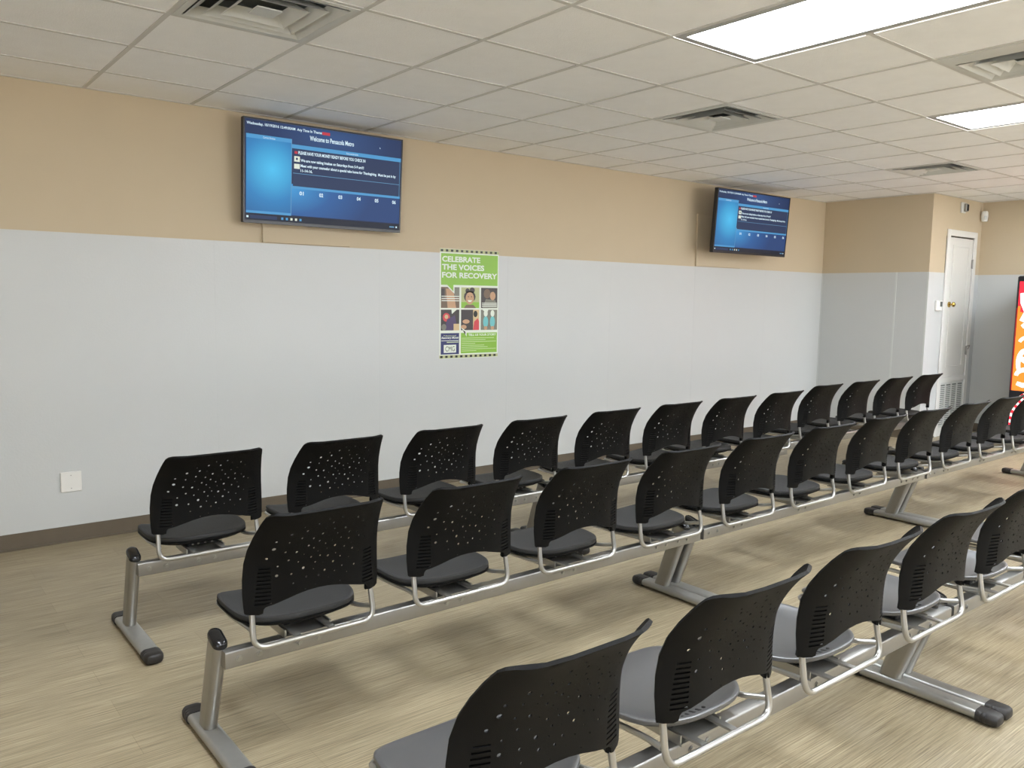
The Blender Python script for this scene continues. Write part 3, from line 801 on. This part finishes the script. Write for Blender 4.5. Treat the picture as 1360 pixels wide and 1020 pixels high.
# ------------------------------------------------------------------ drink machine
vm = empty('vending_machine', (8.94, -2.515, 0)); tag(vm, 'tall glowing red and orange drink vending machine cut by the right edge', 'vending machine')
b = MB(); b.box(-.36, .42, -.50, .50, .03, 1.84, M['bezel'], .012)
for (x, y) in ((-.28, -.42), (-.28, .42), (.34, -.42), (.34, .42)): b.tube([(x, y, 0), (x, y, .035)], .025, M['dark'], 10)
b.build('cabinet', vm)
b = MB(); b.box(-.405, -.36, -.49, .49, .06, 1.835, M['bezel'], .010)
b.build('door_frame', vm)
M['v_red'] = emis('machine_red', (220, 34, 52), 2.0); M['v_orange'] = emis('machine_orange', (246, 124, 40), 1.9); M['v_white'] = emis('machine_white', (255, 250, 244), 1.6)
M['v_dkred'] = emis('machine_dark_red', (150, 26, 30), 1.2)
b = MB(); xf = -.4065
def vr(y0, y1, z0, z1, m, l=0): b.quad((xf-l*.001, y1, z0), (xf-l*.001, y0, z0), (xf-l*.001, y0, z1), (xf-l*.001, y1, z1), m)
vr(-.465, .465, .62, 1.78, M['v_orange']); vr(-.465, .465, 1.52, 1.78, M['v_red'], 1)
b.add([(xf-.001, .44, 1.52), (xf-.001, -.2, 1.52), (xf-.001, -.2, 1.30), (xf-.001, .44, 1.46)], [(0, 1, 2, 3)], M['v_red'])
vr(.465, .478, .62, 1.5, M['v_dkred'], 2)
def stroke(pts, r):
    rings_ = []
    P = [Vector(q) for q in pts]; vv = []; ff = []
    n = len(P)
    for i, q in enumerate(P):
        t = (P[min(i+1, n-1)]-P[max(i-1, 0)]).normalized(); nrm = Vector((-t.y, t.x))
        rr = r*(.75+.25*math.sin(PI*i/(n-1)))
        vv += [(xf-.003, (q+nrm*rr).x, (q+nrm*rr).y), (xf-.003, (q-nrm*rr).x, (q-nrm*rr).y)]
    for i in range(n-1): ff.append((2*i, 2*i+1, 2*i+3, 2*i+2))
    b.add(vv, ff, M['v_white'])
def arc(cy, cz, ry, rz, a0, a1, n=18, rot=0):
    return [(cy+ry*math.cos(a0+(a1-a0)*k/n), cz+rz*math.sin(a0+(a1-a0)*k/n)) for k in range(n+1)]
# white script running up the front
stroke([(.42, 1.66), (.40, 1.56), (.36, 1.47), (.33, 1.40)], .045); stroke([(.42, 1.36), (.37, 1.46), (.30, 1.52)], .030); stroke([(.41, 1.30), (.34, 1.36), (.25, 1.42)], .028)
stroke(arc(.35, 1.12, .075, .07, PI*.1, PI*1.5), .022)
stroke(arc(.36, .92, .06, .13, -PI*.3, PI*1.2), .025)
stroke([(.41, .98), (.37, .95), (.28, .90), (.20, .88)], .028)
stroke(arc(.33, .78, .10, .07, PI*.0, PI*1.3), .026)
stroke([(.42, .70), (.36, .68), (.28, .70), (.22, .76), (.12, .80)], .028); stroke(arc(.18, 1.15, .12, .2, 0, PI*1.7), .035); stroke(arc(-.1, 1.0, .14, .25, 0, PI*1.7), .04)
b.build('lit_front', vm); vm.children[-1]['label'] = 'glowing red and orange front with white script'
b = MB()
vr(-.44, .44, .12, .60, P_black if False else M['bezel'], 0)
bd = [(.470, .20), (.462, .34), (.445, .45), (.41, .54), (.35, .595), (.25, .61), (.0, .61), (-.25, .61), (-.35, .595), (-.41, .54), (-.445, .45), (-.462, .34), (-.47, .20)]
dn = []                          # candy-striped border bent around the lower front
for (ya, za), (yb_, zb_) in zip(bd[:-1], bd[1:]):
    L_ = math.hypot(yb_-ya, zb_-za); m_ = max(1, round(L_/.012)); dn += [(ya+(yb_-ya)*q/m_, za+(zb_-za)*q/m_) for q in range(m_)]
dn.append(bd[-1])
for k in range(len(dn)-1):
    (ya, za), (yb_, zb_) = dn[k], dn[k+1]
    f = lambda y_, z_: (xf-.002, y_*.86, .20+(z_-.20)*.86)
    b.add([(xf-.002, ya, za), (xf-.002, yb_, zb_), f(yb_, zb_), f(ya, za)], [(0, 1, 2, 3)], M['v_red'] if (k//3) % 2 else M['v_white'])
b.box(-.409, -.4066, -.28, .28, .15, .32, M['dark'])
b.build('striped_lower_panel', vm)

# small flat white mark on the floor
b = MB(); random.seed(3)
for (x, y, rx, ry) in ((0, 0, .030, .012), (.035, -.008, .018, .009), (-.035, .006, .012, .007), (.062, -.015, .010, .006)):
    n = 11; b.poly([(x+rx*math.cos(2*PI*k/n)*random.uniform(.6, 1.1), y+ry*math.sin(2*PI*k/n)*random.uniform(.6, 1.1), .0012) for k in range(n)], M['white_plastic'])
    
fleck = tag(b.build('floor_fleck', loc=(1.603, -2.265, 0)), 'small white mark on the wood floor, seen just below the middle row beam', 'scuff mark')
